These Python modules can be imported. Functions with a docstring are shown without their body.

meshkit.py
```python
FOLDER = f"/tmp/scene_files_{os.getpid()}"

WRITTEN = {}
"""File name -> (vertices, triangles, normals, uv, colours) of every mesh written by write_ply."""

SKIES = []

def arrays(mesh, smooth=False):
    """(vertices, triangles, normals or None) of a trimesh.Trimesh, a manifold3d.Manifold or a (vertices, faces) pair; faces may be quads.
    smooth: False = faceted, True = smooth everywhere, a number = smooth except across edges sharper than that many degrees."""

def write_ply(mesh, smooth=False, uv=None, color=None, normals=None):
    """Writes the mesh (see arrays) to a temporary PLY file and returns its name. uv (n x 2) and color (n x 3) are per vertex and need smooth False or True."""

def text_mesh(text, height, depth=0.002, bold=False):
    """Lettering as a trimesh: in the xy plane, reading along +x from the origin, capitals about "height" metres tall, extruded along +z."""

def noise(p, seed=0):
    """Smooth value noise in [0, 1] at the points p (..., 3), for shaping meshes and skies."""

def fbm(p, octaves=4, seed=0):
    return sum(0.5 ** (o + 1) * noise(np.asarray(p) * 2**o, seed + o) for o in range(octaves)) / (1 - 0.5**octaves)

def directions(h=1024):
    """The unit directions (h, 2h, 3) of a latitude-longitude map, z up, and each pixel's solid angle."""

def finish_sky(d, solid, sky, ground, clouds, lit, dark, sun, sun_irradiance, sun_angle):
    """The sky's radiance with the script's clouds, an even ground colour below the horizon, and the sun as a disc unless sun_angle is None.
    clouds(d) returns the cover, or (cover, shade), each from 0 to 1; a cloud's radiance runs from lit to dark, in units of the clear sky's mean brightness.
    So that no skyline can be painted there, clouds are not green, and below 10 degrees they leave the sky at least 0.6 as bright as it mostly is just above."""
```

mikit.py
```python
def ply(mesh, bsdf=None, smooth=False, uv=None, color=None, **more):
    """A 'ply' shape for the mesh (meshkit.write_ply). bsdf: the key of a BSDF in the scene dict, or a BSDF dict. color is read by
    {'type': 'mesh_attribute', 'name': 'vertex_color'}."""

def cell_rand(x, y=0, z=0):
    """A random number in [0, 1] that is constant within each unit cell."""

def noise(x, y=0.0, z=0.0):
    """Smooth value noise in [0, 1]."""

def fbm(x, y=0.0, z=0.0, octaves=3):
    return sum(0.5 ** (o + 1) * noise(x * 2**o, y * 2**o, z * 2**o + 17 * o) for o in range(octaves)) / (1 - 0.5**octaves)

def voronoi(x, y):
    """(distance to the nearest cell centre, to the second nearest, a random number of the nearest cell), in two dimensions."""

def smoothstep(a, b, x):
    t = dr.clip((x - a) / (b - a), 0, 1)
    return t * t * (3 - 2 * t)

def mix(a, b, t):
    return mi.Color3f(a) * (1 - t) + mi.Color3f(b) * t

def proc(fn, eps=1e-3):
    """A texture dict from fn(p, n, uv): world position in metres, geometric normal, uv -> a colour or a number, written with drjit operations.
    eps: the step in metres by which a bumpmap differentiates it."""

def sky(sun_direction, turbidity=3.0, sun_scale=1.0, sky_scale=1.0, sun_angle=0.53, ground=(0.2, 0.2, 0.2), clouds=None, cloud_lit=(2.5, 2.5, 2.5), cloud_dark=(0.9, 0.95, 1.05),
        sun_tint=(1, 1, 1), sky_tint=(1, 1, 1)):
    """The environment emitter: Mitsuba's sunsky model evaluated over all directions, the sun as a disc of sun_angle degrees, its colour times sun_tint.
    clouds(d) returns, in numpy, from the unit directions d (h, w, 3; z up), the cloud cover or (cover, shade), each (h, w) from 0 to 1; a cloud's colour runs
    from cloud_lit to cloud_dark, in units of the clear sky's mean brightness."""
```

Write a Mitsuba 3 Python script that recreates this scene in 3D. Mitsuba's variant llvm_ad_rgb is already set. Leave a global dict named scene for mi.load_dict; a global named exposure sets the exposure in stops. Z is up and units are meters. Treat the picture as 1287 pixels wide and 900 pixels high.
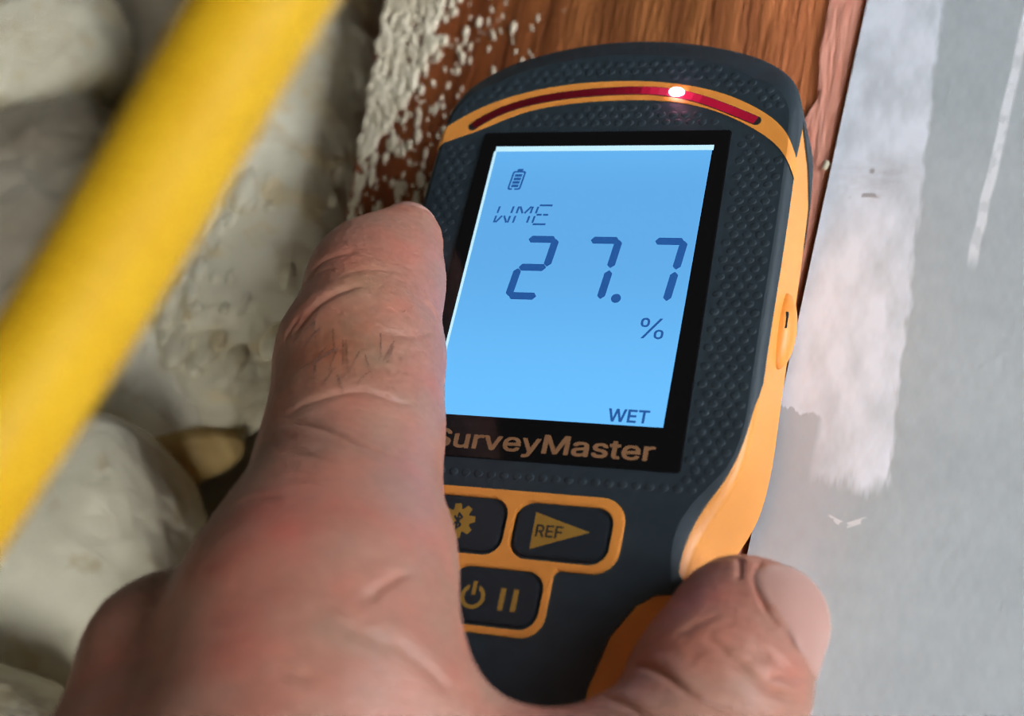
import math, random
import numpy as np, trimesh, manifold3d as m3, mitsuba as mi, drjit as dr
import mikit, meshkit
from scipy.interpolate import CubicSpline
from scipy.spatial import cKDTree
from scipy.ndimage import gaussian_filter1d
from shapely.geometry import Polygon, LineString, Point, box as sbox
from shapely.ops import unary_union
from shapely import affinity

# ------------------------------------------------------------------ camera, light, exposure
# The scene is laid out in units of 0.857 mm (the screen is 42 x 56 of them), x along the wall, y into the wall, z up.
S = 0.000857
T = mi.ScalarTransform4f
def P(*v): return [float(c) * S for c in v]
scene, labels = {}, {}
EYE = np.array([82.72, -211.59, -122.33])
FWD = np.array([-0.35944, 0.83387, 0.41888])
UP = np.array([-0.04467, -0.46374, 0.88485])
scene['camera'] = {'type': 'thinlens', 'fov': 38.9443, 'fov_axis': 'x', 'aperture_radius': 2.1 * S, 'focus_distance': 255 * S, 'near_clip': 0.005, 'far_clip': 50.0,
                   'to_world': T().look_at(origin=P(*EYE), target=P(*(EYE + 200 * FWD)), up=UP.tolist())}
exposure = 0.0
scene['room_light'] = {'type': 'constant', 'radiance': {'type': 'rgb', 'value': [0.048, 0.044, 0.036]}}
def quad_light(name, centre, target, w, h, rgb, weight=1.0):
    scene[name] = {'type': 'rectangle', 'to_world': T().look_at(origin=P(*centre), target=P(*target), up=[0, 0, 1]) @ T().scale([w * S / 2, h * S / 2, 1]),
                   'bsdf': {'type': 'diffuse', 'reflectance': {'type': 'rgb', 'value': [0.6, 0.6, 0.6]}},
                   'emitter': {'type': 'area', 'radiance': {'type': 'rgb', 'value': rgb}, 'sampling_weight': weight}}
quad_light('window_1', (1120, -440, 110), (0, 0, 0), 720, 820, [9.6, 10.0, 10.7], 6.0)
quad_light('window_2', (200, -480, -1000), (-30, 0, 0), 700, 600, [7.2, 7.2, 6.7], 4.0)  # added unseen fill panel from below, brightens the lower foam
labels['window_1'] = labels['window_2'] = {'kind': 'structure'}

# ------------------------------------------------------------------ helpers
mix, fbm, noise, smoothstep = mikit.mix, mikit.fbm, mikit.noise, mikit.smoothstep
def rgb(*c): return {'type': 'rgb', 'value': [float(x) for x in c]}
def lin(r, g, b): return [((c / 255 + 0.055) / 1.055) ** 2.4 if c > 10 else c / 3300 for c in (r, g, b)]
def bsdf(name, color, rough=0.5, bump=None, scale=1.0, eps=2e-4, **k):
    d = {'type': 'principled', 'base_color': color if isinstance(color, dict) else rgb(*color), 'roughness': rough, **k}
    if bump is not None:
        d = {'type': 'bumpmap', 'arbitrary': mikit.proc(bump, eps), 'scale': scale, 'bsdf': d}
    scene[name] = {'type': 'twosided', 'bsdf': d}
def key(base):
    if base not in scene: return base
    i = 1
    while f'{base}_{i:03d}' in scene: i += 1
    return f'{base}_{i:03d}'
def tm(mesh):
    if hasattr(mesh, 'to_mesh'):
        m = mesh.to_mesh(); return trimesh.Trimesh(np.array(m.vert_properties[:, :3], float), np.array(m.tri_verts), process=False)
    if isinstance(mesh, tuple):
        v, f = mesh; f = np.asarray(f)
        if f.shape[1] == 4: f = np.vstack([f[:, [0, 1, 2]], f[:, [0, 2, 3]]])
        return trimesh.Trimesh(np.asarray(v, float), f, process=False)
    return mesh
def add(name, mesh, mat, parent=None, smooth=False, label=None, cat=None, kind=None, group=None, color=None, **more):
    k = key(f'{parent}__{name}' if parent else name)
    m = tm(mesh).copy(); m.vertices = m.vertices * S
    scene[k] = mikit.ply(m, mat, smooth=smooth, color=color, **more)
    tag(k, label, cat, kind, group)
    return k
def tag(k, label=None, cat=None, kind=None, group=None):
    d = {a: b for a, b in (('label', label), ('category', cat), ('kind', kind), ('group', group)) if b}
    if d: labels[k] = d
def man(mesh):
    m = tm(mesh)
    return m3.Manifold(m3.Mesh(np.asarray(m.vertices, np.float32), np.asarray(m.faces, np.uint32)))
def cat(ms): return trimesh.util.concatenate([tm(m) for m in ms])
def plate(poly, y0, y1):
    """A polygon of the xz plane made solid from y = y0 (front) to y1 (back)."""
    out = []
    for g in getattr(poly, 'geoms', [poly]):
        if g.is_empty or g.area < 1e-4: continue
        m = trimesh.creation.extrude_polygon(g, abs(y1 - y0), engine='earcut')
        v = m.vertices.copy(); m.vertices = np.c_[v[:, 0], max(y0, y1) - v[:, 2], v[:, 1]]
        out.append(m)
    return cat(out)
def plate_round(poly, y0, y1, r=0.5, n=3):
    """The same with its front edge rounded by r."""
    ms = []
    ys = [(r * (1 - math.sin(a)), y0 + r * (1 - math.cos(a))) for a in np.linspace(0, math.pi / 2, n + 2)]
    def rings(g):
        lay = []
        for ins, y in ys: lay.append((g.buffer(-r + (r - ins)), y))
        return lay
    cs = None
    for (i0, ya), (i1, yb) in zip(ys[:-1], ys[1:]):
        ms.append(man(plate(poly.buffer(-i1 if i1 > 1e-6 else 0), (ya + yb) / 2 if ya > y0 else y0, y1)))
    s = ms[0]
    for m in ms[1:]: s = s + m
    return s
def rrect(x0, x1, z0, z1, r, n=8): return sbox(x0 + r, z0 + r, x1 - r, z1 - r).buffer(r, quad_segs=n)
def text(s, x0, x1, z0, cap, y0, y1, bold=False, slant=0.0):
    m = meshkit.text_mesh(s, cap, abs(y1 - y0), bold)
    v = m.vertices.copy(); v[:, 0] -= v[:, 0].min(); v[:, 0] *= (x1 - x0) / v[:, 0].max()
    m.vertices = np.c_[x0 + v[:, 0] + slant * v[:, 1], max(y0, y1) - v[:, 2], z0 + v[:, 1]]
    return m
def tube(points, radii, sides=16, n=None):
    p = np.asarray(points, float)
    t = np.r_[0, np.cumsum(np.linalg.norm(np.diff(p, axis=0), axis=1))]
    n = n or len(p) * 8
    q = CubicSpline(t, p)(np.linspace(0, t[-1], n))
    r = np.broadcast_to(np.interp(np.linspace(0, 1, n), np.linspace(0, 1, np.size(radii)), np.ravel(radii)), (n,))
    d = np.gradient(q, axis=0); d /= np.linalg.norm(d, axis=1)[:, None]
    a = np.cross(d, [0.3, 0.8, 0.1]); a /= np.linalg.norm(a, axis=1)[:, None]
    b = np.cross(d, a); th = np.arange(sides) * 2 * np.pi / sides
    v = q[:, None] + r[:, None, None] * (np.cos(th)[None, :, None] * a[:, None] + np.sin(th)[None, :, None] * b[:, None])
    i, j = np.meshgrid(np.arange(n - 1), np.arange(sides), indexing='ij')
    f = np.stack([i * sides + j, i * sides + (j + 1) % sides, (i + 1) * sides + (j + 1) % sides, (i + 1) * sides + j], -1).reshape(-1, 4)
    v = np.vstack([v.reshape(-1, 3), q[0], q[-1]]); k = len(v)
    f = np.vstack([f[:, [0, 1, 2]], f[:, [0, 2, 3]]] + [[[c, (j + 1) % sides + o, j + o] if c == k - 2 else [c, j + o, (j + 1) % sides + o] for j in range(sides)] for c, o in ((k - 2, 0), (k - 1, (n - 1) * sides))])
    m = trimesh.Trimesh(v, f, process=False); m.fix_normals(); return m
def rc(p, a, b):
    a = np.asarray(a); b = np.asarray(b)
    ba = b[:3] - a[:3]; l2 = ba @ ba; rr = a[3] - b[3]; a2 = l2 - rr * rr; il2 = 1 / l2
    pa = p - a[:3]; y = pa @ ba; z = y - l2
    x2 = ((pa * l2 - ba * y[:, None]) ** 2).sum(1); y2 = y * y * l2; z2 = z * z * l2
    k = np.sign(rr) * rr * rr * x2
    c1 = np.sign(z) * a2 * z2 > k; c2 = np.sign(y) * a2 * y2 < k
    return np.where(c1, np.sqrt(x2 + z2) * il2 - b[3], np.where(c2, np.sqrt(x2 + y2) * il2 - a[3], (np.sqrt(x2 * a2 * il2) + y * rr) * il2 - a[3]))
def smin(a, b, k):
    h = np.maximum(k - abs(a - b), 0) / k
    return np.minimum(a, b) - h * h * k * 0.25
def nets(f, lo, hi, h):
    """The surface f = 0 as quads (naive surface nets)."""
    n = np.ceil((np.array(hi) - lo) / h).astype(int) + 1
    ax = [lo[i] + h * np.arange(n[i]) for i in range(3)]
    G = np.stack(np.meshgrid(*ax, indexing='ij'), -1).reshape(-1, 3)
    v = np.concatenate([f(G[i:i + 200000]) for i in range(0, len(G), 200000)]).reshape(n)
    s = v < 0; cs = tuple(n - 1); acc = np.zeros(cs + (3,)); cnt = np.zeros(cs)
    for x in range(3):
        o = [i for i in range(3) if i != x]
        s0 = [slice(None)] * 3; s1 = [slice(None)] * 3; s0[x] = slice(0, -1); s1[x] = slice(1, None)
        a, b = v[tuple(s0)], v[tuple(s1)]; cr = (a < 0) != (b < 0); t = np.where(cr, a / np.where(cr, a - b, 1), 0)
        for u in (0, 1):
            for w in (0, 1):
                sl = [None] * 3; sl[x] = slice(None); sl[o[0]] = slice(u, n[o[0]] - 1 + u); sl[o[1]] = slice(w, n[o[1]] - 1 + w)
                c = cr[tuple(sl)]; q = np.zeros(cs + (3,)); q[..., o[0]] = u; q[..., o[1]] = w; q[..., x] = t[tuple(sl)]
                acc += np.where(c[..., None], q, 0); cnt += c
    act = cnt > 0; idx = -np.ones(cs, int); idx[act] = np.arange(act.sum())
    V = np.array(lo) + h * (np.stack(np.nonzero(act), -1) + acc[act] / cnt[act][:, None]); Q = []
    for x in range(3):
        o1, o2 = (x + 1) % 3, (x + 2) % 3
        s0 = [slice(None)] * 3; s1 = [slice(None)] * 3; s0[x] = slice(0, -1); s1[x] = slice(1, None)
        a, b = s[tuple(s0)], s[tuple(s1)]
        for flag in (0, 1):
            p = np.stack(np.nonzero((a & ~b) if flag else (~a & b)), -1)
            def I(d1, d2):
                r = p.copy(); r[:, o1] -= d1; r[:, o2] -= d2; return idx[r[:, 0], r[:, 1], r[:, 2]]
            q = np.stack([I(0, 0), I(1, 0), I(1, 1), I(0, 1)], -1); Q.append(q if flag else q[:, ::-1])
    return V, np.vstack(Q)

# ------------------------------------------------------------------ materials
K = 1 / S        # world metres -> scene units inside textures
def skin_bump(p, n, uv):
    x, y, z = p.x * K, p.y * K, p.z * K
    return fbm(x * 1.1, y * 1.1, z * 1.6, 3) * 0.7 + noise(x * 2.9, y * 2.9, z * 2.9) * 0.3
bsdf('skin', {'type': 'mesh_attribute', 'name': 'vertex_color'}, 0.48, skin_bump, 0.00025, specular=0.45, sheen=0.12)
bsdf('nail_plate', {'type': 'mesh_attribute', 'name': 'vertex_color'}, 0.3, specular=0.5)
bsdf('hair_strand', (0.07, 0.04, 0.03), 0.5)
bsdf('dark_rubber', {'type': 'proc', **{k: v for k, v in mikit.proc(lambda p, n, uv: mix((0.015, 0.026, 0.035), (0.022, 0.036, 0.046), fbm(p.x * K * 0.25, p.y * K * 0.25, p.z * K * 0.25, 3))).items() if k != 'type'}}, 0.55,
     lambda p, n, uv: noise(p.x * K * 3, p.y * K * 3, p.z * K * 3), 0.00004, specular=0.42)
bsdf('orange_plastic', (0.74, 0.285, 0.052), 0.42, lambda p, n, uv: noise(p.x * K * 2.5, p.y * K * 2.5, p.z * K * 2.5), 0.00003, specular=0.5)
bsdf('black_glass', (0.004, 0.004, 0.005), 0.12, specular=0.5)
bsdf('button_rubber', (0.014, 0.021, 0.028), 0.5, specular=0.4)
bsdf('print_gold', (0.30, 0.165, 0.025), 0.55)
bsdf('print_brand', (0.24, 0.125, 0.06), 0.5)
bsdf('lcd_ink', (0.01, 0.03, 0.1), 0.6, specular=0.1)
bsdf('black_hole', (0.01, 0.008, 0.008), 0.7)
bsdf('cable_jacket', {'type': 'proc', **{k: v for k, v in mikit.proc(lambda p, n, uv: mix((0.50, 0.275, 0.005), (0.56, 0.34, 0.010), fbm(p.x * K * 0.2, p.y * K * 0.2, p.z * K * 0.2, 3))).items() if k != 'type'}}, 0.45, specular=0.4)
def wood_color(p, n, uv):
    x, y, z = p.x * K, p.y * K, p.z * K
    warp = fbm(x * 0.03, 3.1, z * 0.012, 3) * 26 + fbm(x * 0.11, 7.7, z * 0.03, 2) * 5
    rings = 0.5 + 0.5 * dr.sin((x + warp) * 0.62)
    fine = fbm(x * 1.7, 1.3, z * 0.05, 3)
    c = mix((0.17, 0.050, 0.014), (0.56, 0.20, 0.060), rings * 0.55 + fine * 0.45)
    kd = dr.sqrt(dr.square((x - 24) / 9) + dr.square((z - 74) / 17)) + (fbm(x * 0.12, 0.0, z * 0.12, 3) - 0.5) * 0.7
    knot = 1 - smoothstep(0.25, 1.0, kd)
    c = mix(c, mi.Color3f(0.40, 0.30, 0.27) * c + mi.Color3f(0.035, 0.006, 0.002), 1 - smoothstep(-58.0, -6.0, x + (fbm(x * 0.05, 2.0, z * 0.03, 3) - 0.5) * 30))  # left side darkened: its shade is put into the wood colour
    c = mix(c, (0.30, 0.085, 0.02), knot * 0.6 * (0.6 + 0.4 * dr.sin(kd * 22)))
    return mix(c, (0.86, 0.27, 0.11), smoothstep(-4.0, 32.0, x) * (0.35 + 0.45 * fine))
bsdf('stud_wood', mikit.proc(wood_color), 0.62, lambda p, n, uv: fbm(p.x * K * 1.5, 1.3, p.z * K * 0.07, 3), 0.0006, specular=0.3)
bsdf('splinter_wood', mikit.proc(lambda p, n, uv: mix((0.82, 0.29, 0.19), (0.95, 0.47, 0.36), fbm(p.x * K * 1.2, p.y * K, p.z * K * 0.12, 3))), 0.65, lambda p, n, uv: fbm(p.x * K * 1.5, 1.3, p.z * K * 0.1, 3), 0.0006, specular=0.25)
def drywall_color(p, n, uv):
    x, z = p.x * K, p.z * K
    base = mix((0.355, 0.395, 0.42), (0.475, 0.515, 0.54), fbm(x * 0.05, 0.0, z * 0.05, 4) * 0.6 + fbm(x * 0.9, 2.0, z * 0.35, 3) * 0.4)
    e = (fbm(x * 0.25, 5.0, z * 0.12, 3) - 0.5) * 3 + (fbm(x * 1.3, 9.0, z * 0.25, 2) - 0.5) * 2.2
    # a brushed-on whitish coat along the cut edge, ending in two ragged steps
    right = 54.2 + 0.012 * z + e * 0.5
    left = 38.0 + 0.065 * z - 6 + 10.5 * (1 - smoothstep(-13.0, -8.0, z + e))
    white = (1 - smoothstep(-0.4, 0.8, x - right)) * smoothstep(-0.8, 0.6, x - left) * smoothstep(-26.0, -21.5, z + e * 1.6)
    worn = 0.78 + 1.3 * (fbm(x * 0.30, 11.0, z * 0.10, 4) - 0.5)
    lilac = (1 - smoothstep(0.0, 12.0, x - 42.0 - 0.05 * z)) * 0.55
    c = mix(base, (0.53, 0.54, 0.605), lilac * 0.75)
    c = mix(c, (0.735, 0.77, 0.85), dr.clip(white * worn, 0, 1))
    sx = 66.9 + 0.118 * (z - 36) + (noise(z * 0.2) - 0.5) * 0.4
    sc = (1 - smoothstep(0.55, 1.25, dr.abs(x - sx))) * smoothstep(19.0, 24.0, z) * (0.6 + 0.4 * smoothstep(0.3, 0.55, fbm(x * 0.6, 4.0, z * 0.3, 3)))
    c = mix(c, (0.72, 0.74, 0.78), dr.clip(sc, 0, 1))
    chk = (1 - smoothstep(0.3, 0.75, dr.abs((z + 32.0) - dr.abs(x - 48.0) * 0.45))) * (1 - smoothstep(2.6, 3.6, dr.abs(x - 48.0))) * smoothstep(0.35, 0.6, fbm(x * 0.9, 3.0, z * 0.9, 2))
    c = mix(c, (0.74, 0.75, 0.78), dr.clip(chk, 0, 1) * 0.8)
    rub = (1 - smoothstep(0.2, 0.9, dr.sqrt(dr.square((x - 45.3) * 1.2) + dr.square(z - 41.4)))) * 0.8
    rub = rub + (1 - smoothstep(0.1, 0.7, dr.abs(z - 35.8 + dr.square(x - 45.0) * 0.05))) * (1 - smoothstep(1.5, 4.2, dr.abs(x - 45.2))) * smoothstep(0.45, 0.62, fbm(x * 0.7, 1.0, z * 0.5, 2))
    rub = rub + 0.35 * (1 - smoothstep(2.0, 7.5, dr.sqrt(dr.square((x - 46.0) * 0.6) + dr.square((z - 40.0) * 1.1)))) * fbm(x * 0.5, 1.0, z * 0.9, 3)
    return mix(c, (0.30, 0.28, 0.29), dr.clip(rub, 0, 0.85))
bsdf('drywall_paper', mikit.proc(drywall_color), 0.8, lambda p, n, uv: fbm(p.x * K * 1.2, 0.0, p.z * K * 0.8, 3), 0.00010, specular=0.2)
bsdf('gypsum', (0.7, 0.66, 0.64), 0.9, specular=0.1)
def foam_color(p, n, uv):
    x, y, z = p.x * K, p.y * K, p.z * K
    a = fbm(x * 0.035, y * 0.035 + 4, z * 0.035, 3); b = fbm(x * 0.16, y * 0.16, z * 0.16, 3)
    c = mix((0.56, 0.50, 0.35), (0.74, 0.71, 0.57), a)
    c = mix(c, (0.60, 0.48, 0.27), smoothstep(0.52, 0.72, b) * 0.7)
    return mix(c, (0.46, 0.38, 0.24), smoothstep(0.60, 0.72, fbm(x * 0.07, y * 0.07 + 9, z * 0.07, 4)) * 0.5)
bsdf('foam_skin', mikit.proc(foam_color), 0.5, lambda p, n, uv: fbm(p.x * K * 0.45, p.y * K * 0.45, p.z * K * 0.45, 4), 0.0006, specular=0.4)
bsdf('foam_cut', mikit.proc(lambda p, n, uv: mix((0.42, 0.27, 0.09), (0.60, 0.43, 0.19), fbm(p.x * K * 0.2, p.y * K * 0.2, p.z * K * 0.2, 3))), 0.6, lambda p, n, uv: fbm(p.x * K * 0.5, p.y * K * 0.5, p.z * K * 0.5, 3), 0.0008)
bsdf('foam_brown_shaded', mikit.proc(lambda p, n, uv: mix((0.25, 0.20, 0.14), (0.46, 0.42, 0.33), fbm(p.x * K * 0.05, p.y * K * 0.05, p.z * K * 0.05, 4))), 0.55, lambda p, n, uv: fbm(p.x * K * 0.45, p.y * K * 0.45, p.z * K * 0.45, 4), 0.0006)  # brownish foam, darkened further to stand in for shade on the far-left lobe
bsdf('foam_brightened', mikit.proc(lambda p, n, uv: mix(mix((0.78, 0.73, 0.56), (0.88, 0.86, 0.74), fbm(p.x * K * 0.04, p.y * K * 0.04, p.z * K * 0.04, 3)), (0.62, 0.50, 0.30), smoothstep(0.60, 0.76, fbm(p.x * K * 0.1, p.y * K * 0.1, p.z * K * 0.1, 4)) * 0.6)), 0.45, lambda p, n, uv: fbm(p.x * K * 0.3, p.y * K * 0.3, p.z * K * 0.3, 4), 0.0006, specular=0.45)  # foam skin lightened, stands in for the light on the lower lobes
bsdf('foam_spray', mikit.proc(lambda p, n, uv: mix((0.52, 0.44, 0.30), (0.74, 0.68, 0.53), fbm(p.x * K * 0.12, p.y * K * 0.12, p.z * K * 0.12, 3))), 0.5, specular=0.4)
bsdf('sheathing', mikit.proc(lambda p, n, uv: mix((0.13, 0.085, 0.05), (0.26, 0.18, 0.11), fbm(p.x * K * 0.08, 0.0, p.z * K * 0.3, 4))), 0.8)

# ------------------------------------------------------------------ the setting: sheathing, stud, drywall
rng = np.random.default_rng(7)
def slab(name, poly, y0, y1, mat, **k): return add(name, plate(Polygon(poly), y0, y1), mat, **k)
slab('wall_back', [(-420, -260), (160, -260), (160, 300), (-420, 300)], 108, 118, 'sheathing', kind='structure')
STUD_Y, DRY_Y = 28.6, 26.3
def stud_left(z): return -70.5 - 0.115 * (z - 60)
def stud_right(z): return 37.3 + 0.068 * (z - 60)
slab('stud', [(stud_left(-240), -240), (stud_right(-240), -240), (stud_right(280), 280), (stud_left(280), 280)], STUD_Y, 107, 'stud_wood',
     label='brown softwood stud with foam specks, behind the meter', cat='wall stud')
slab('wall_right', [(38.6 + 0.068 * (-240 - 60), -240), (320, -240), (320, 280), (38.6 + 0.068 * (280 - 60), 280)], DRY_Y, DRY_Y + 14, 'drywall_paper', kind='structure')
# a torn, paler strip of grain along the stud's right edge
zz = np.linspace(-230, 270, 260); jag = np.array([meshkit.fbm(np.array([z * 0.11, 0.4, 0.2]), 4) for z in zz])
lft = [(stud_right(z) - 6.5 + 5.0 * (j - 0.5) * 0.8 + 1.6 * max(0, 1 - abs(z - 60) / 9), z) for z, j in zip(zz, jag)]
add('splintered_edge', plate(Polygon(lft + [(stud_right(270) - 0.1, 270), (stud_right(-230) - 0.1, -230)]), STUD_Y - 1.1, STUD_Y + 0.5), 'splinter_wood', 'stud', label='paler torn strip along the edge')
add('staple_leg', tube([(35.9, 27.3, 42.6), (36.3, 26.9, 43.3), (36.2, 27.4, 44.1)], [0.6], 10), 'foam_spray', 'stud', smooth=True, label='tiny white fleck at the edge')

# foam specks sprayed over the stud's left half: the largest one by one, the fine ones together
def drop(x, z, rx, rz, h, tilt, y=STUD_Y, sub=2):
    m = trimesh.creation.icosphere(sub); v = m.vertices.copy()
    v *= 1 + 0.28 * (meshkit.noise(v * 2.3 + [x, z, 1.0]) - 0.5)[:, None]
    u, w = v[:, 0] * rx, v[:, 2] * rz
    m.vertices = np.c_[x + u * math.cos(tilt) - w * math.sin(tilt), y - 0.15 * h + v[:, 1] * h, z + u * math.sin(tilt) + w * math.cos(tilt)]
    return m
cand = []
for i in range(2600):
    z = rng.uniform(-20, 135); t = rng.random() ** 1.6; x = stud_left(z) + 1.0 + t * 48
    if x > -18 and rng.random() < 0.6: continue
    edge = (x - stud_left(z)) / 48
    keep = math.exp(-edge * 2.6) * (1.0 if z > 45 else 0.6)
    if rng.random() > keep + 0.05: continue
    big = min(1.7, rng.gamma(2.0, 0.33) * (1.2 - 0.6 * edge) + 0.25)
    cand.append((x, z, big * 0.5, big * rng.uniform(0.8, 1.7), big * 0.5, rng.normal(0.14, 0.12)))
for i in range(620):      # the crust: crowded drops near the stud's upper left edge
    z = rng.uniform(48, 135); wmax = np.interp(z, [48, 60, 75, 100, 135], [3, 9, 16, 22, 26])
    x = stud_left(z) + 0.6 + rng.random() * wmax * (1 - 0.25 * rng.random())
    big = rng.uniform(0.7, 1.5); cand.append((x, z, big * 0.72, big * rng.uniform(1.1, 1.9), big * 0.75, rng.normal(0.14, 0.15)))
cand.sort(key=lambda c: -c[2] * c[3])
for c in cand[:110]: add('foam_speck', drop(*c), 'foam_spray', 'stud', smooth=True)
add('fine_foam_specks', cat([drop(*c, sub=1) for c in cand[110:]]), 'foam_spray', 'stud', smooth=True, kind='stuff', label='fine foam specks sprayed over the wood')

# ------------------------------------------------------------------ spray foam in the cavity
def lobe(centre, radii, seed, amp=0.16, freq=0.035, tilt=0.0, sub=6, fine=0.02, power=2.0, lean=0.0):
    m = trimesh.creation.icosphere(sub); v = m.vertices.copy()
    if power != 2.0: v = v / (np.abs(v) ** power).sum(1)[:, None] ** (1 / power)
    q = v * radii; f = 1 + amp * 2 * (meshkit.fbm(q * freq + seed * 3.7, 3, seed) - 0.5) + fine * 2 * (meshkit.fbm(q * freq * 5 + seed, 3, seed + 9) - 0.5)
    q = q * f[:, None]; c, s = math.cos(tilt), math.sin(tilt)
    w = q[:, 0] * s + q[:, 2] * c
    m.vertices = np.c_[q[:, 0] * c - q[:, 2] * s, q[:, 1] - lean * w, w] + centre
    return m
foam = 'spray_foam'
tag(foam, 'cream spray foam insulation bulging in lobes left of the stud', 'insulation foam')
lobes = {
    'A': dict(centre=(-115, 60, 72), radii=(31, 30, 82), seed=2, tilt=0.12, amp=0.11, power=2.2),
    'B': dict(centre=(-200, 82, 52), radii=(36, 24, 46), seed=5, tilt=0.15, amp=0.2, power=2.4),
    'B2': dict(centre=(-226, 82, 122), radii=(30, 24, 30), seed=6),
    'D': dict(centre=(-129, 68, -58), radii=(36, 24, 38), seed=11, tilt=0.30, amp=0.12, power=4.0, fine=0.008, lean=0.55),
    'D2': dict(centre=(-125, 60, 1), radii=(26, 19, 18), seed=12, tilt=-0.5, amp=0.2, power=2.2, fine=0.01, lean=0.3),
    'E': dict(centre=(-134, 60, -96), radii=(36, 24, 24), seed=14, amp=0.2, lean=0.5),
    'F': dict(centre=(-172, 76, -50), radii=(36, 28, 44), seed=16, amp=0.2, power=2.4),
    'G': dict(centre=(-84, 86, -22), radii=(9, 22, 30), seed=18),
}
names = {}
for n_, kw in lobes.items():
    names[n_] = add('lobe', lobe(**kw), 'foam_brown_shaded' if n_ == 'B' else 'foam_brightened' if n_ in ('D', 'D2', 'E') else 'foam_skin', foam, smooth=True)
labels[names['B']] = {'label': 'greyish brown lobe at the far left, colour darkened for shade'}
labels[names['A']] = {'label': 'long lobe beside the stud with a rounded lower end'}
labels[names['D']] = {'label': 'bright lower lobe beside the hand'}
labels[names['D2']] = {'label': 'lobe with a brown crease under it'}
gx, gz = np.meshgrid(np.arange(-330, -70, 2.5), np.arange(-220, 260, 2.5), indexing='ij'); n0, n1 = gx.shape
gx = -330 + (gx + 330) / 257.5 * (stud_left(gz) - 1.0 + 330)
gy = 99 - 14 * meshkit.fbm(np.stack([gx * 0.03, gx * 0, gz * 0.03], -1), 4, 3); ii = np.arange(n0 * n1).reshape(n0, n1)
add('base_layer', (np.stack([gx, gy, gz], -1).reshape(-1, 3), np.stack([ii[:-1, :-1], ii[1:, :-1], ii[1:, 1:], ii[:-1, 1:]], -1).reshape(-1, 4)), 'foam_brown_shaded', foam, smooth=True, label='flat brownish foam deep between the lobes')
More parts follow.
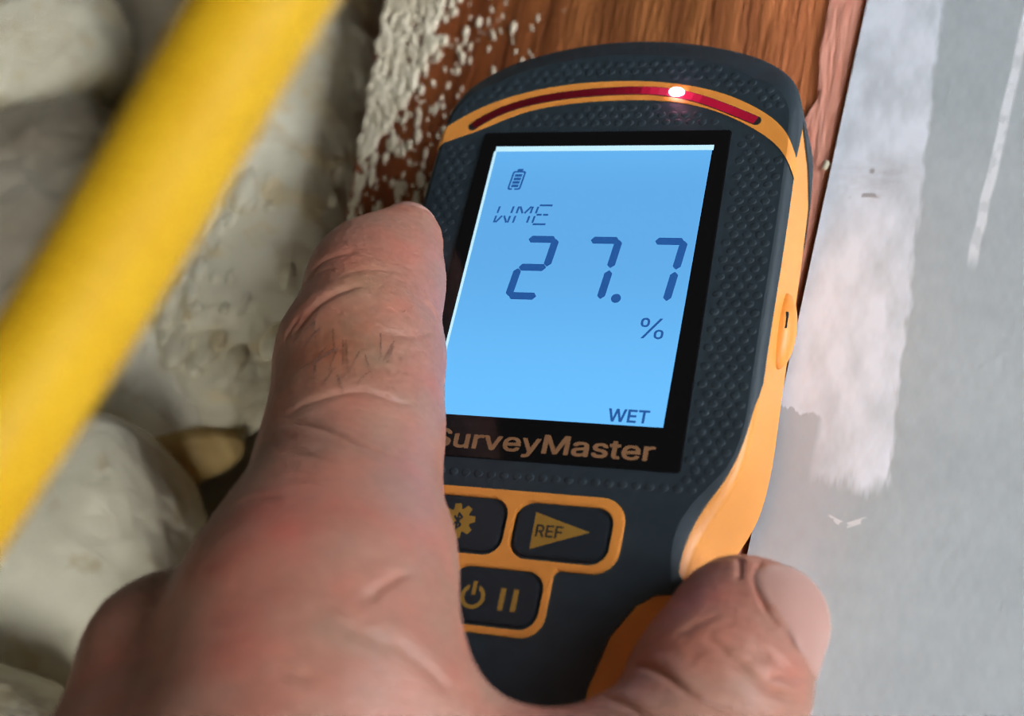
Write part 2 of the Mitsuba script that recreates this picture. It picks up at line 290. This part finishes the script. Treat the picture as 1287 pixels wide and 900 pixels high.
# bubbles: a cluster along the long lobe's left shoulder and another on its lower front
bub = []
def on_lobe(mesh, x, z):
    v = mesh.vertices; k = np.argmin((v[:, 0] - x) ** 2 + (v[:, 2] - z) ** 2 + 0.05 * (v[:, 1] - v[:, 1].min())); return v[k]
LA = lobe(**lobes['A'], sub=5) if False else trimesh.Trimesh(lobe(**lobes['A']).vertices, process=False)
front = np.array(lobe(**lobes['A']).vertices); front = front[front[:, 1] < 66]
tree = cKDTree(front[:, [0, 2]])
for cx, cz, sx, sz, n_ in ((-146, 104, 3, 14, 50), (-106, 51, 9, 9, 34), (-116, 20, 8, 8, 60), (-112, 8, 9, 7, 40), (-100, 36, 10, 14, 16)):
    for i in range(n_):
        x, z = rng.normal(cx, sx), rng.normal(cz, sz); p = front[tree.query([x, z])[1]]
        r = rng.gamma(2.2, 0.55) + 0.6
        m = trimesh.creation.icosphere(2); m.vertices = m.vertices * [r * 0.8, r * 0.55, r * 1.2] + p + [0, 0.1, 0]; bub.append(m)
add('bubbles', cat(bub), 'foam_skin', foam, smooth=True, kind='stuff')
add('brown_crease', lobe((-116, 60, -18), (22, 11, 6.5), 31, amp=0.2, tilt=0.36, fine=0.01), 'foam_cut', foam, smooth=True, label='amber brown torn crease')

# ------------------------------------------------------------------ the meter
meter = 'moisture_meter'
tag(meter, 'handheld moisture meter with orange and dark grey case, lit blue screen reading 27.7', 'moisture meter')
HALF = [(0, 55.6), (9, 55.0), (18, 53.2), (26, 50.3), (31, 46.8), (33.9, 42.2), (34.9, 36.5), (35.4, 25), (35.5, 5), (35.4, -15), (35.2, -28), (34.0, -35), (31.2, -41.5), (29.0, -47), (28.4, -53), (28.2, -60), (27.0, -72), (25.6, -85), (24.2, -98), (20.5, -109), (12, -115)]
pts = np.array(HALF + [(0, -116)] + [(-0.958 * x, z) for x, z in HALF[1:][::-1]], float)
tt = np.r_[0, np.cumsum(np.linalg.norm(np.diff(np.vstack([pts, pts[:1]]), axis=0), axis=1))]
cs = CubicSpline(tt, np.vstack([pts, pts[:1]]), bc_type='periodic')
NR = 360
u = np.linspace(0, tt[-1], NR, endpoint=False); ring = cs(u); dd = cs(u, 1); nrm = np.c_[-dd[:, 1], dd[:, 0]]; nrm /= np.linalg.norm(nrm, axis=1)[:, None]
if (nrm * ring).sum() < 0: nrm = -nrm
wid = 1.6 + 4.4 * np.clip((ring[:, 1] - 36) / 12, 0, 1) ** 1.2 + 2.4 * np.exp(-((ring[:, 1] + 44) / 9) ** 2)
def body(off, front=0.0, back=24.2):
    lay = []
    for a in np.linspace(0, 1, 11): lay.append((wid * (1 - a) ** 2 - off, 2 * a * (1 - a) * (0.2 + 0.068 * (wid - 1.6)) * wid + a * a * (2.3 + 0.2 * (wid - 1.6)) - off * (1 - a)))
    for a, y in ((0, 20.0), (0.6, 22.4), (2.4, back + off)): lay.append((np.full(NR, a) - off, y))
    V = np.vstack([np.c_[(ring - nrm * i[:, None])[:, 0], np.broadcast_to(y, (NR,)), (ring - nrm * i[:, None])[:, 1]] for i, y in lay])
    n = len(lay); j = np.arange(NR); F = []
    for k in range(n - 1):
        a, b, c, d = k * NR + j, k * NR + (j + 1) % NR, (k + 1) * NR + (j + 1) % NR, (k + 1) * NR + j
        F += [np.c_[a, b, c], np.c_[a, c, d]]
    for k, flip in ((0, False), (n - 1, True)):
        _, tri = trimesh.creation.triangulate_polygon(Polygon(V[k * NR:(k + 1) * NR][:, [0, 2]]), engine='earcut')
        F.append(np.asarray(tri) % NR + k * NR)
    m = trimesh.Trimesh(V, np.vstack(F), process=False); m.fix_normals()
    return man(m)
def smooth_poly(p, n=140, closed=False):
    p = np.asarray(p, float); t = np.r_[0, np.cumsum(np.linalg.norm(np.diff(p, axis=0), axis=1))]
    return CubicSpline(t, p)(np.linspace(0, t[-1], n))
ARCH_T = smooth_poly([(-38, 29.5), (-33, 33.2), (-29, 36.3), (-21.2, 40.2), (-11.9, 42.6), (-0.9, 43.5), (11.7, 42.6), (21.2, 40), (28.4, 36.2), (32.8, 32.4), (35.2, 28.4), (36.6, 24.5)])
ARCH_B = smooth_poly([(-38, 26), (-33, 29.6), (-26.4, 32.4), (-18.8, 36.1), (-9.5, 38.4), (-0.1, 39.1), (12.4, 38.4), (20.2, 36.2), (27.4, 32.4), (32.4, 28.4), (35.0, 24.6), (36.6, 21)])
B0, B1, B2 = body(0.0), body(0.4), body(0.62)
side = [tuple(q) for q in smooth_poly([(36.6, -14), (35.3, -21), (34.6, -27), (33.6, -32), (31.9, -36.4), (29.9, -40), (28.2, -44), (27.3, -48), (27.2, -52)], 60)] + [(28, -53), (30, -53.6), (45, -53.8), (45, -56.2), (27, -55.8), (24.3, -56.2), (21.5, -58.2), (18.2, -63.5), (16.2, -71.9), (15.8, -80), (17.2, -92), (21, -104), (25, -112)]
cover_poly = Polygon([tuple(q) for q in ARCH_B] + [(45, 21), (45, -14)] + side + [(0, -130)] + [(-x, z) for x, z in side[::-1]] + [(-45, -14), (-45, 26)]).buffer(0)
def prism_x(poly, x0=-60, x1=60):
    m = trimesh.creation.extrude_polygon(poly, x1 - x0, engine='earcut'); v = m.vertices.copy()
    m.vertices = np.c_[x0 + v[:, 2], v[:, 0], v[:, 1]]; m.fix_normals(); return man(m)
add('shell', B0, 'orange_plastic', meter, smooth=28, label='orange shell with waisted grip')
add('front_cover', B1 ^ man(plate(cover_poly, -4, 1.7)), 'dark_rubber', meter, smooth=12, label='dark grey rubber front')
cap_poly = Polygon([tuple(q) for q in ARCH_T] + [(60, 24.5), (60, 80), (-60, 80), (-60, 29.5)]).buffer(0)
cap = (B1 ^ man(plate(cap_poly, -4, 1.7))) + (B1 ^ prism_x(Polygon([(1.6, 27.0), (5.8, 38.5), (15, 34.5), (21.5, 27), (23.8, 15), (24.1, 0), (24.2, -125), (40, -125), (40, 80), (1.6, 80)])))
add('top_cap', cap, 'dark_rubber', meter, smooth=12, label='dark grey cap over the top and back')
band = Polygon([tuple(q) for q in ARCH_T] + [tuple(q) for q in ARCH_B[::-1]]).buffer(0)
add('led_band', B2 ^ man(plate(band, -4, 2.3)), 'orange_plastic', meter, smooth=24, label='orange arch around the indicator light')

# the indicator: a red light guide cut into cells, lit from one LED
mid = smooth_poly([(-27.2, 33.4), (-20.7, 37.6), (-11.4, 40.1), (-0.5, 41.1), (12, 40.3), (20, 37.6), (28, 33.8)], 400)
sl = np.r_[0, np.cumsum(np.linalg.norm(np.diff(mid, axis=0), axis=1))]; NL = 34; LED_AT = np.interp(12.4, mid[:, 0], sl)
strip = LineString(mid).buffer(0.95)
add('light_guide', plate(strip, -0.72, 0.5), 'black_hole', meter, label='dark red light slot')
for i in range(NL):
    a, b = sl[-1] * (i + 0.06) / NL, sl[-1] * (i + 0.94) / NL
    seg = LineString([np.array([np.interp(s, sl, mid[:, k]) for k in (0, 1)]) for s in np.linspace(a, b, 6)]).buffer(0.74, cap_style='flat').buffer(0.08)
    d = ((a + b) / 2 - LED_AT); far = math.exp(-abs(d) / (3.0 if d < 0 else 2.2)); glow = 1.0 * far + 0.17 * math.exp(-abs(d) / (9 if d < 0 else 26)) + (0.10 if d > 0 else 0) + 0.010
    glow *= 0.55 + 0.9 * meshkit.noise(np.array([i * 1.7, 0.3, 0.1]))
    em = [glow * 1.15, glow * 0.015 + 0.10 * far ** 2, glow * 0.10 + 0.16 * far ** 2]
    k = key(meter + '__light_guide__cell'); m = plate(seg, -0.80, 0.2); m.vertices *= S
    scene[k] = mikit.ply(m, {'type': 'diffuse', 'reflectance': rgb(0.075, 0.005, 0.008)}, emitter={'type': 'area', 'radiance': rgb(*em), 'sampling_weight': 0.02})
led_c = [np.interp(LED_AT, sl, mid[:, k]) for k in (0, 1)]
m = trimesh.creation.icosphere(3); m.vertices = (m.vertices * [1.5, 1.1, 0.8] + [led_c[0], -1.15, led_c[1]]) * S
scene[meter + '__light_guide__lamp'] = mikit.ply(m, {'type': 'diffuse', 'reflectance': rgb(0.5, 0.2, 0.2)}, smooth=True, emitter={'type': 'area', 'radiance': rgb(24.0, 8.0, 13.0), 'sampling_weight': 0.6})
labels[meter + '__light_guide__lamp'] = {'label': 'glowing red LED'}

# the screen
win = meter + '__window'
add('window', plate_round(Polygon([(-24.2, 31.7), (23.9, 31.7), (25.0, -35.6), (-24.6, -35.6)]).buffer(-0.6).buffer(0.6), -0.95, 1.0, 0.3), 'black_glass', meter, smooth=30, label='glossy black window frame')
add('lettering', text('SurveyMaster', -19.2, 20.4, -34.0, 3.25, -1.0, -0.8, True), 'print_brand', win, label='tan maker lettering')
k = meter + '__display'
m = trimesh.Trimesh([[-21, -1, -28], [21, -1, -28], [21, -1, 28], [-21, -1, 28]], [[0, 1, 2], [0, 2, 3]], process=False); m.vertices = m.vertices * S
scene[k] = mikit.ply(m, {'type': 'diffuse', 'reflectance': rgb(0.02, 0.03, 0.04)}, uv=[[0, 0], [1, 0], [1, 1], [0, 1]], emitter={'type': 'area', 'radiance': mikit.proc(lambda p, n, uv: mix((0.108, 0.395, 0.79), (0.140, 0.52, 0.98), smoothstep(8.0, -28.0, p.z * K) + smoothstep(18.0, 28.0, p.z * K) * 0.3)), 'sampling_weight': 1.0})
labels[k] = {'label': 'blue backlit screen'}
for nm, poly in (('backlight_edge', sbox(-21.0, 27.2, 21.2, 28.3)), ('backlight_edge', sbox(-21.25, -24, -20.75, 27.2))):
    kk = key(k + '__' + nm); m = plate(poly, -1.05, -0.6); m.vertices *= S
    scene[kk] = mikit.ply(m, {'type': 'diffuse', 'reflectance': rgb(0.1, 0.1, 0.1)}, emitter={'type': 'area', 'radiance': rgb(0.50, 0.82, 0.98), 'sampling_weight': 0.03})
SL = 0.107
def shear(poly, x0, z0): return affinity.affine_transform(poly, [1, SL, 0, 1, x0, z0])
W_, H_, TK = 6.5, 13.1, 1.22
def hseg(zc): return Polygon([(0.75, zc), (1.25, zc + TK / 2), (W_ - 1.25, zc + TK / 2), (W_ - 0.75, zc), (W_ - 1.25, zc - TK / 2), (1.25, zc - TK / 2)]).buffer(-0.1).buffer(0.2)
def vseg(xc, za, zb): return Polygon([(xc, za + 0.35), (xc + TK / 2, za + 0.9), (xc + TK / 2, zb - 0.9), (xc, zb - 0.35), (xc - TK / 2, zb - 0.9), (xc - TK / 2, za + 0.9)]).buffer(-0.1).buffer(0.2)
SEG = {'a': hseg(H_ - TK / 2), 'g': hseg(H_ / 2), 'd': hseg(TK / 2), 'b': vseg(W_ - TK / 2, H_ / 2, H_ - 0.25), 'c': vseg(W_ - TK / 2, 0.25, H_ / 2), 'e': vseg(TK / 2, 0.25, H_ / 2), 'f': vseg(TK / 2, H_ / 2, H_ - 0.25)}
INK = {'type': 'area', 'radiance': rgb(0.012, 0.078, 0.27), 'sampling_weight': 0.004}
def lcd(nm, poly, label=None): return add(nm, plate(poly, -1.06, -0.9), 'lcd_ink', k, label=label, emitter=INK)
for x0, on in ((-12.1, 'abged'), (-0.2, 'abc'), (11.7, 'abc')):
    for s in on: lcd('digit_segment', shear(SEG[s], x0, -4.7))
lcd('decimal_point', Point(8.6, -4.0).buffer(0.88))
def line(a, b, w=0.36): return LineString([a, b]).buffer(w / 2, cap_style='flat')
def star(letter, x0):     # fourteen-segment letters, 3.1 wide and 4.1 high
    w, h = 2.75, 4.1; g = 0.3
    seg = {'l1': ((0, h - g), (0, h / 2 + g)), 'l2': ((0, h / 2 - g), (0, g)), 'r1': ((w, h - g), (w, h / 2 + g)), 'r2': ((w, h / 2 - g), (w, g)), 'd1': ((0.3, h - g), (w / 2 - 0.2, h / 2 + g)), 'd2': ((w - 0.3, h - g), (w / 2 + 0.2, h / 2 + g)),
           'd3': ((0.3, g), (w / 2 - 0.2, h / 2 - g)), 'd4': ((w - 0.3, g), (w / 2 + 0.2, h / 2 - g)), 't': ((0.2, h), (w - 0.1, h)), 'b': ((0.2, 0), (w - 0.1, 0)), 'm1': ((0.25, h / 2), (w / 2 - 0.15, h / 2)), 'm2': ((w / 2 + 0.15, h / 2), (w - 0.25, h / 2))}
    on = {'W': 'l1 l2 r1 r2 d3 d4', 'M': 'l1 l2 r1 r2 d1 d2', 'E': 'l1 l2 t b m1 m2'}[letter].split()
    return [affinity.affine_transform(line(*seg[s]), [1, 0.13, 0, 1, x0, 11.0]) for s in on]
for ch, x0 in zip('WME', (-17.8, -14.0, -10.2)): lcd('mode_letter', unary_union(star(ch, x0)))
bat = rrect(-1.3, 1.3, -2.3, 1.9, 0.45).difference(rrect(-0.98, 0.98, -1.98, 1.58, 0.3)).union(sbox(-0.55, 1.8, 0.55, 2.35)).difference(sbox(-0.35, -2.4, 0.1, -1.9))
bars = unary_union([sbox(-0.7, z, 0.7, z + 0.55) for z in (-1.7, -0.92, -0.14, 0.64)])
lcd('battery_icon', affinity.affine_transform(unary_union([bat, bars]), [1, 0.1, 0, 1, -15.2, 20.8]))
add('percent_sign', text('%', 13.9, 18.2, -11.6, 3.9, -1.06, -0.9, False), 'lcd_ink', k, emitter=INK)
add('wet_word', text('WET', 11.3, 18.4, -27.4, 2.25, -1.06, -0.9, True), 'lcd_ink', k, emitter=INK)

# buttons
fr = unary_union([rrect(-20.6, 17.4, -54.0, -41.0, 4.2), rrect(-12.0, 7.3, -65.6, -48, 3.8)]).buffer(1.2).buffer(-1.2 - 0.6).buffer(0.6)
btn = {'settings': (-18.6, -3.1, -52.1, -43.2), 'reference': (-0.6, 15.1, -52.1, -43.3), 'power': (-9.4, 5.6, -63.9, -55.2)}
holes = unary_union([rrect(a - 0.55, b + 0.55, c - 0.55, d + 0.55, 3.1) for a, b, c, d in btn.values()])
add('button_frame', plate_round(fr.difference(holes), -1.15, 0.5, 0.55, 4), 'orange_plastic', meter, smooth=45, label='orange frame around the buttons')
for nm, (a, b, c, d) in btn.items():
    bk = add(f'{nm}_button', plate_round(rrect(a, b, c, d, 2.6), -1.2, 0.4, 0.6, 4), 'button_rubber', meter, smooth=45)
    cx, cz = (a + b) / 2, (c + d) / 2
    if nm == 'reference':
        tri = Polygon([(2.4, -44.6), (12.1, -47.3), (2.6, -51.0)])
        add('triangle_symbol', plate(tri, -1.26, -1.1), 'print_gold', bk, label='gold triangle')
        add('ref_word', text('REF', 3.0, 7.6, -48.75, 2.0, -1.3, -1.2, True), 'black_hole', bk, label='dark REF lettering')
    if nm == 'settings':
        g = Point(0, 0).buffer(2.2)
        for q in range(8): g = g.union(affinity.rotate(Polygon([(-0.75, 1.9), (0.75, 1.9), (0.5, 3.1), (-0.5, 3.1)]), 45 * q + 10, origin=(0, 0)))
        blu = LineString([(-0.65, 0.75), (0.65, -0.7), (0, -1.35), (0, 1.35), (0.65, 0.7), (-0.65, -0.75)]).buffer(0.2)
        add('gear_symbol', plate(affinity.translate(g.difference(blu), cx - 0.1, cz + 0.3), -1.26, -1.1), 'print_gold', bk, label='gold gear')
    if nm == 'power':
        rg = Point(0, 0).buffer(2.1).difference(Point(0, 0).buffer(1.45)).difference(sbox(-0.85, 0, 0.85, 3)).union(sbox(-0.33, 0.3, 0.33, 2.6))
        add('power_symbol', plate(affinity.translate(rg, -5.3, -59.9), -1.26, -1.1), 'print_gold', bk, label='gold power ring')
        add('pause_symbol', plate(unary_union([Polygon([(-0.7, -58.0), (0.15, -58.0), (0.15, -61.7), (-0.7, -61.7)]), Polygon([(1.5, -58.0), (2.35, -58.0), (2.35, -61.7), (1.5, -61.7)])]), -1.26, -1.1), 'print_gold', bk, label='gold pause bars')
# grip dimples on the front: small domes in a staggered grid
keep = (cover_poly.intersection(sbox(-60, -58, 60, 60))).union(cap_poly.intersection(sbox(-60, 20, 60, 60))).intersection(Polygon(ring - nrm * (wid + 0.35)[:, None]))
keep = keep.difference(band.buffer(1.3)).difference(sbox(-25.9, -36.6, 25.9, 32.8)).difference(sbox(-60, -80, 60, -38.9))
dome = trimesh.creation.icosphere(2); dv = dome.vertices[:, 1] < 0.05; fsel = dv[dome.faces].all(1); dome = trimesh.Trimesh(dome.vertices, dome.faces[fsel], process=False); dome.remove_unreferenced_vertices()
doms = []
for r_, z in enumerate(np.arange(-40, 56, 1.72)):
    for x in np.arange(-36, 37, 2.3):
        x = x + (1.15 if r_ % 2 else 0)
        if keep.contains(Point(x, z)): m = dome.copy(); m.vertices = m.vertices * [0.84, 0.19, 0.74] + [x, -0.37, z]; doms.append(m)
add('grip_dimples', cat(doms), 'dark_rubber', meter, smooth=True, kind='stuff', label='fine raised dimples')
# the lug on the right flank
lug = trimesh.creation.icosphere(3); lug.vertices = lug.vertices * [2.4, 3.4, 7.4] + [35.5, 12.0, -2.2]
add('strap_lug', lug, 'orange_plastic', meter, smooth=True, label='orange bump on the flank')
add('slot', plate(rrect(36.2, 36.75, -3.2, 0.0, 0.2), 8.9, 10.6), 'black_hole', meter + '__strap_lug', label='small dark slot')

# ------------------------------------------------------------------ the hand
IDX = [[-15.2, -32.0, -74.8, 15.0], [-18.9, -24.0, -61.8, 15.9], [-23.0, -20.0, -48.6, 14.0], [-25.6, -17.0, -37.6, 13.4], [-29.5, -14.5, -24.9, 13.4], [-32.8, -10.4, -8.3, 11.3], [-31.9, -6.4, 3.3, 7.3]]
THB = [[33.0, -16.0, -90.2, 11.9], [37.6, -5.6, -70.2, 12.2], [38.6, 0.0, -60.3, 10.4], [42.0, 3.0, -57.4, 8.2]]
MID = [[-38.6, -27.0, -83.0, 12.6], [-40.1, 12.0, -73.6, 11.0], [-37.5, 15.0, -91.6, 10.0], [-37.0, 4.0, -97.6, 9.0]]
RNG = [[-47.1, -26.0, -111.6, 13.0], [-46.1, 12.0, -101.6, 10.5], [-39.1, 15.0, -119.6, 9.8], [-35.1, 4.0, -124.6, 8.5]]
LIT = [[-47.1, -22.0, -135.6, 12.0], [-46.1, 12.0, -128.6, 9.2], [-39.1, 14.0, -143.6, 9.0], [-35.1, 4.0, -147.6, 7.5]]
WR, WR2, FA = [-12, -62, -165, 24.], [-26, -58, -170, 22.], [-6, -108, -250, 30.]
WEB0, WEB1 = [-6.2, -34.0, -86.8, 12.4], [15.2, -22.0, -93.9, 9.6]
PALM = [(IDX[0], WR), (MID[0], WR), (RNG[0], WR2), (LIT[0], WR2), (WEB0, WR), (IDX[0], WEB0), (WEB0, WEB1), (THB[0], WR), (WEB1, THB[0]), (WR, FA), (WR2, FA)]
def hand_sdf(p):
    palm = None
    for a, b in PALM:
        d = rc(p, a, b); palm = d if palm is None else smin(palm, d, 9)
    out = None
    for ch, kf in ((IDX, 14), (THB, 7), (MID, 6), (RNG, 6), (LIT, 6)):
        f = None
        for a, b in zip(ch[:-1], ch[1:]):
            d = rc(p, a, b); f = d if f is None else smin(f, d, 5)
        g = smin(palm, f, kf); out = g if out is None else np.minimum(out, g)
    return out
V, Q = nets(hand_sdf, np.array([-68, -143, -288.]), np.array([60, 40, 22.]), 1.9)
hm = trimesh.Trimesh(V, np.vstack([Q[:, [0, 1, 2]], Q[:, [0, 2, 3]]]), process=False)
trimesh.smoothing.filter_taubin(hm, iterations=6)
hm = hm.subdivide()
near = (hm.vertices[hm.faces].mean(1)[:, 2] > -112) & (hm.vertices[hm.faces].mean(1)[:, 1] < 12)
hm = hm.subdivide(face_index=np.nonzero(near)[0]); hm.merge_vertices()
CREASES = [
    ([(-39.2,-21.2,-13.4),(-37.5,-21.5,-11.5),(-34.4,-22.0,-10.6),(-30.4,-21.2,-9.3)], 0.3, 0.8),
    ([(-34.3,-27.8,-29.0),(-33.3,-27.7,-24.9),(-30.7,-27.4,-21.2),(-27.6,-26.2,-18.5),(-24.1,-24.7,-17.9)], 0.45, 1.1),
    ([(-37.5,-25.8,-31.0),(-36.2,-26.8,-27.1),(-33.9,-27.4,-23.6)], 0.3, 0.9),
    ([(-28.4,-34.3,-45.3),(-26.3,-34.0,-42.7),(-22.3,-33.5,-40.7),(-19.0,-31.8,-38.7),(-14.9,-29.1,-38.4),(-12.0,-24.1,-36.9)], 0.42, 0.9),
    ([(-30.0,-33.9,-46.4),(-24.2,-36.0,-46.3),(-19.6,-36.9,-47.1),(-14.6,-36.8,-48.4),(-9.8,-34.5,-49.1)], 0.42, 0.8),
    ([(-25.4,-40.7,-53.7),(-20.4,-41.2,-52.5),(-14.7,-42.1,-53.4),(-11.5,-40.9,-53.2)], 0.3, 0.8),
    ([(-22.6,-45.8,-59.6),(-16.9,-46.0,-58.1),(-9.7,-45.2,-58.3)], 0.2, 0.8),
    ([(-19.8,-18.3,-15.2),(-18.2,-15.1,-15.7),(-17.3,-12.0,-17.0)], 0.35, 0.9),
    ([(-21.6,-27.3,-26.7),(-18.0,-23.6,-25.1),(-16.8,-16.4,-19.4)], 0.2, 1.2),
    ([(-30.9,-25.1,-15.3),(-26.7,-22.7,-13.1),(-23.0,-19.5,-12.1)], 0.18, 0.8),
    ([(-26.0,-46.5,-64.3),(-21.5,-48.2,-63.0),(-16.2,-49.0,-62.4)], 0.25, 0.9),
    ([(0.4,-49.9,-75.6),(1.9,-47.8,-73.0),(3.2,-44.6,-69.8),(4.5,-41.9,-68.5)], 0.3, 0.9),
    ([(-1.6,-51.7,-78.9),(3.1,-50.1,-79.9),(6.5,-47.7,-79.8)], 0.15, 1.0),
    ([(-7.7,-54.5,-86.2),(-4.6,-54.1,-87.3),(-1.3,-53.1,-87.1)], 0.2, 0.9),
    ([(5.5,-48.2,-79.1),(9.9,-44.7,-80.5),(14.0,-39.4,-83.1)], 0.25, 1.0),
    ([(36.4,-19.7,-67.1),(39.2,-19.5,-68.0),(41.5,-19.0,-69.5),(43.5,-18.0,-70.8),(45.6,-16.3,-72.3),(48.1,-12.9,-72.6),(49.6,-9.6,-72.6)], 0.5, 0.75),
    ([(24.7,-16.6,-71.1),(30.1,-21.1,-71.6),(34.4,-23.4,-73.5),(38.2,-24.1,-75.8),(41.2,-23.0,-77.1),(43.4,-20.8,-77.2)], 0.55, 0.8),
    ([(23.8,-23.2,-76.8),(28.9,-27.0,-78.2),(33.4,-28.8,-80.3),(35.6,-28.8,-81.1)], 0.4, 0.8),
    ([(43.2,-16.9,-65.5),(45.9,-15.4,-67.9),(48.1,-13.0,-69.1),(49.4,-10.6,-70.6)], 0.35, 0.7),
    ([(33.5,-19.6,-67.2),(36.2,-18.7,-64.3),(38.7,-17.8,-63.2)], 0.15, 0.9),
    ([(45.7,-16.1,-71.6),(47.8,-13.5,-69.9),(49.2,-11.0,-70.4)], 0.3, 0.7),
    ([(41.1,-4.0,-49.8),(41.7,-10.2,-54.8),(43.1,-12.3,-58.2),(45.3,-13.1,-61.4),(48.4,-11.0,-64.3),(50.3,-2.4,-66.5)], 0.5, 0.7),
    ([(37.4,-6.8,-50.9),(38.8,-9.8,-53.4),(39.1,-12.4,-56.3)], 0.3, 0.6),
]
lines = [smooth_poly(l, 60) for l, _, _ in CREASES]
close = cKDTree(np.vstack(lines)).query(hm.triangles_center)[0] < 3.2
hm = hm.subdivide(face_index=np.nonzero(close)[0]); hm.merge_vertices()
V = np.array(hm.vertices); Nn = np.array(hm.vertex_normals)
disp = np.zeros(len(V))
disp += 0.5 * (meshkit.fbm(V * 0.11, 3, 3) - 0.5) + 0.16 * (meshkit.fbm(V * [0.5, 0.5, 0.9], 3, 5) - 0.5)
for line_, depth, width in CREASES:
    q = gaussian_filter1d(V[cKDTree(V).query(smooth_poly(line_, 60))[1]], 2.0, axis=0); d, at_ = cKDTree(q).query(V); t = at_ / 59; depth = depth * np.clip(4 * np.minimum(t, 1 - t), 0, 1); disp -= 1.25 * depth * np.exp(-(d / (0.72 * width)) ** 2); disp += 0.28 * depth * np.exp(-((d - 2.2 * width) / (1.4 * width)) ** 2)
V = V + Nn * disp[:, None]
col = np.tile(np.array([0.352, 0.160, 0.112]), (len(V), 1))
mott = meshkit.fbm(V * 0.07, 4, 21)[:, None]; col = col * (1 - 0.35 * (mott - 0.5)) + np.array([0.05, -0.025, -0.02]) * (meshkit.fbm(V * 0.16, 3, 33)[:, None] - 0.5) * 2
SPOTS = [((-15.2, -50.8, -65.8), 9, (0.06, -0.05, -0.03)), ((-13.2, -54.3, -83.2), 6, (0.05, -0.05, -0.03)), ((-1.0, -51.9, -80.7), 1.3, (-0.14, -0.10, -0.08)), ((-25.5, -30.3, -31.4), 9, (-0.05, -0.03, -0.05)),
         ((-25.5, -18, -7.8), 8, (0.02, -0.015, -0.01)), ((-27.1, -24.9, -16), 5, (0.06, 0.05, 0.01)), ((34.8, -15.3, -59.2), 7, (0.03, -0.04, -0.02)), ((-0.4, -35.2, -58.1), 8, (0.03, 0.02, 0.03)), ((-15, -40.5, -51.7), 6, (0.04, 0.02, 0.01))]
for c, r, dc in SPOTS: col = col + 0.65 * np.exp(-(((V - c) ** 2).sum(1) / r ** 2))[:, None] * dc
col = col * (1 + 0.22 * (meshkit.fbm(V * [1.0, 1.0, 1.5], 3, 41) - 0.5))[:, None]
hm.vertices = V
hand = 'person'
tag(hand, 'left hand gripping the moisture meter, index finger and thumb in view', 'person')
add('hand', hm, 'skin', hand, smooth=True, color=np.clip(col, 0.02, 1), label='bare left hand')
def nail(name, c, n, a, half_a, half_b, lift=0.45):
    c, n, a = (np.asarray(q, float) for q in (c, n, a)); n /= np.linalg.norm(n); a = a - n * (a @ n); a /= np.linalg.norm(a); b = np.cross(n, a)
    R, A = 14, 40; g = [(0.0, 0.0)] + [(r / R, 2 * math.pi * k / A) for r in range(1, R + 1) for k in range(A)]
    st = np.array([[r * half_a * np.sign(math.cos(t)) * abs(math.cos(t)) ** 0.75, r * half_b * np.sign(math.sin(t)) * abs(math.sin(t)) ** 0.75] for r, t in g]); rr = np.array([r for r, _ in g])
    p = c + st[:, :1] * a + st[:, 1:] * b + n * 9
    for _ in range(60): p = p - n * np.clip(hand_sdf(p), -1, 1)[:, None] * 0.6
    top = p + n * (lift * (1 - rr ** 5) + 0.12)[:, None]; bot = p - n * 0.9
    F = [[0, 1 + k, 1 + (k + 1) % A] for k in range(A)]
    for r in range(R - 1):
        for k in range(A):
            i, j = 1 + r * A + k, 1 + r * A + (k + 1) % A; F += [[i, i + A, j + A], [i, j + A, j]]
    m = len(top); F2 = [[x[0] + m, x[2] + m, x[1] + m] for x in F]; e = 1 + (R - 1) * A
    F3 = [q for k in range(A) for q in ([e + k, e + k + m, e + (k + 1) % A + m], [e + k, e + (k + 1) % A + m, e + (k + 1) % A])]
    tip = np.clip((st[:, 0] / half_a - 0.62) / 0.16, 0, 1)[:, None]
    cl = np.array([0.43, 0.235, 0.19]) * (1 - tip) + np.array([0.56, 0.42, 0.31]) * tip
    add(name, trimesh.Trimesh(np.vstack([top, bot]), F + F2 + F3, process=False), 'nail_plate', hand, smooth=True, color=np.vstack([cl, cl]))
nail('thumbnail', (48.3, -4.0, -58.5), (0.9, -0.38, 0.2), (0.3, 0.88, 0.36), 8.6, 8.8)
nail('fingernail', (-31.8, -5.2, 9.9), (0.05, -0.2, 0.98), (0.0, 0.95, 0.2), 5.0, 4.6, 0.3)
hr = []; rh = np.random.default_rng(4)
for x, y, z in [(-25.5, -30.3, -31.4), (-22.3, -30.4, -32.7), (-29.9, -28.9, -28.0), (-20.5, -27.4, -28.0)]:
    for i in range(5):
        k = np.argmin(((V - (np.array([x, y, z]) + rh.normal(0, 2.6, 3))) ** 2).sum(1)); p, q = V[k], Nn[k]; d = np.array([rh.normal(0.1, 0.5), 0, -1.0]); d -= q * (d @ q)
        L = rh.uniform(3.5, 7); hr.append(tube([p, p + q * 0.35 + d * L * 0.5, p + q * 0.3 + d * L], [0.055, 0.03], 5, 7))
add('hairs', cat(hr), 'hair_strand', hand, smooth=True, kind='stuff', label='few dark hairs on the index finger')

# ------------------------------------------------------------------ the yellow cable in the foreground
add('cable', tube([(120, -140, 190), (85, -146, 80), (46, -140, 12), (17.8, -125.6, -31.8), (12.1, -122.8, -42.2), (5.3, -118.8, -55.9), (-3.6, -114, -73.1), (-9.9, -110.8, -84.9), (-22, -104, -103), (-62, -92, -150), (-140, -70, -230)], [5.85], 40, 160),
    'cable_jacket', smooth=True, label='thick yellow cable hanging blurred in the foreground', cat='cable')
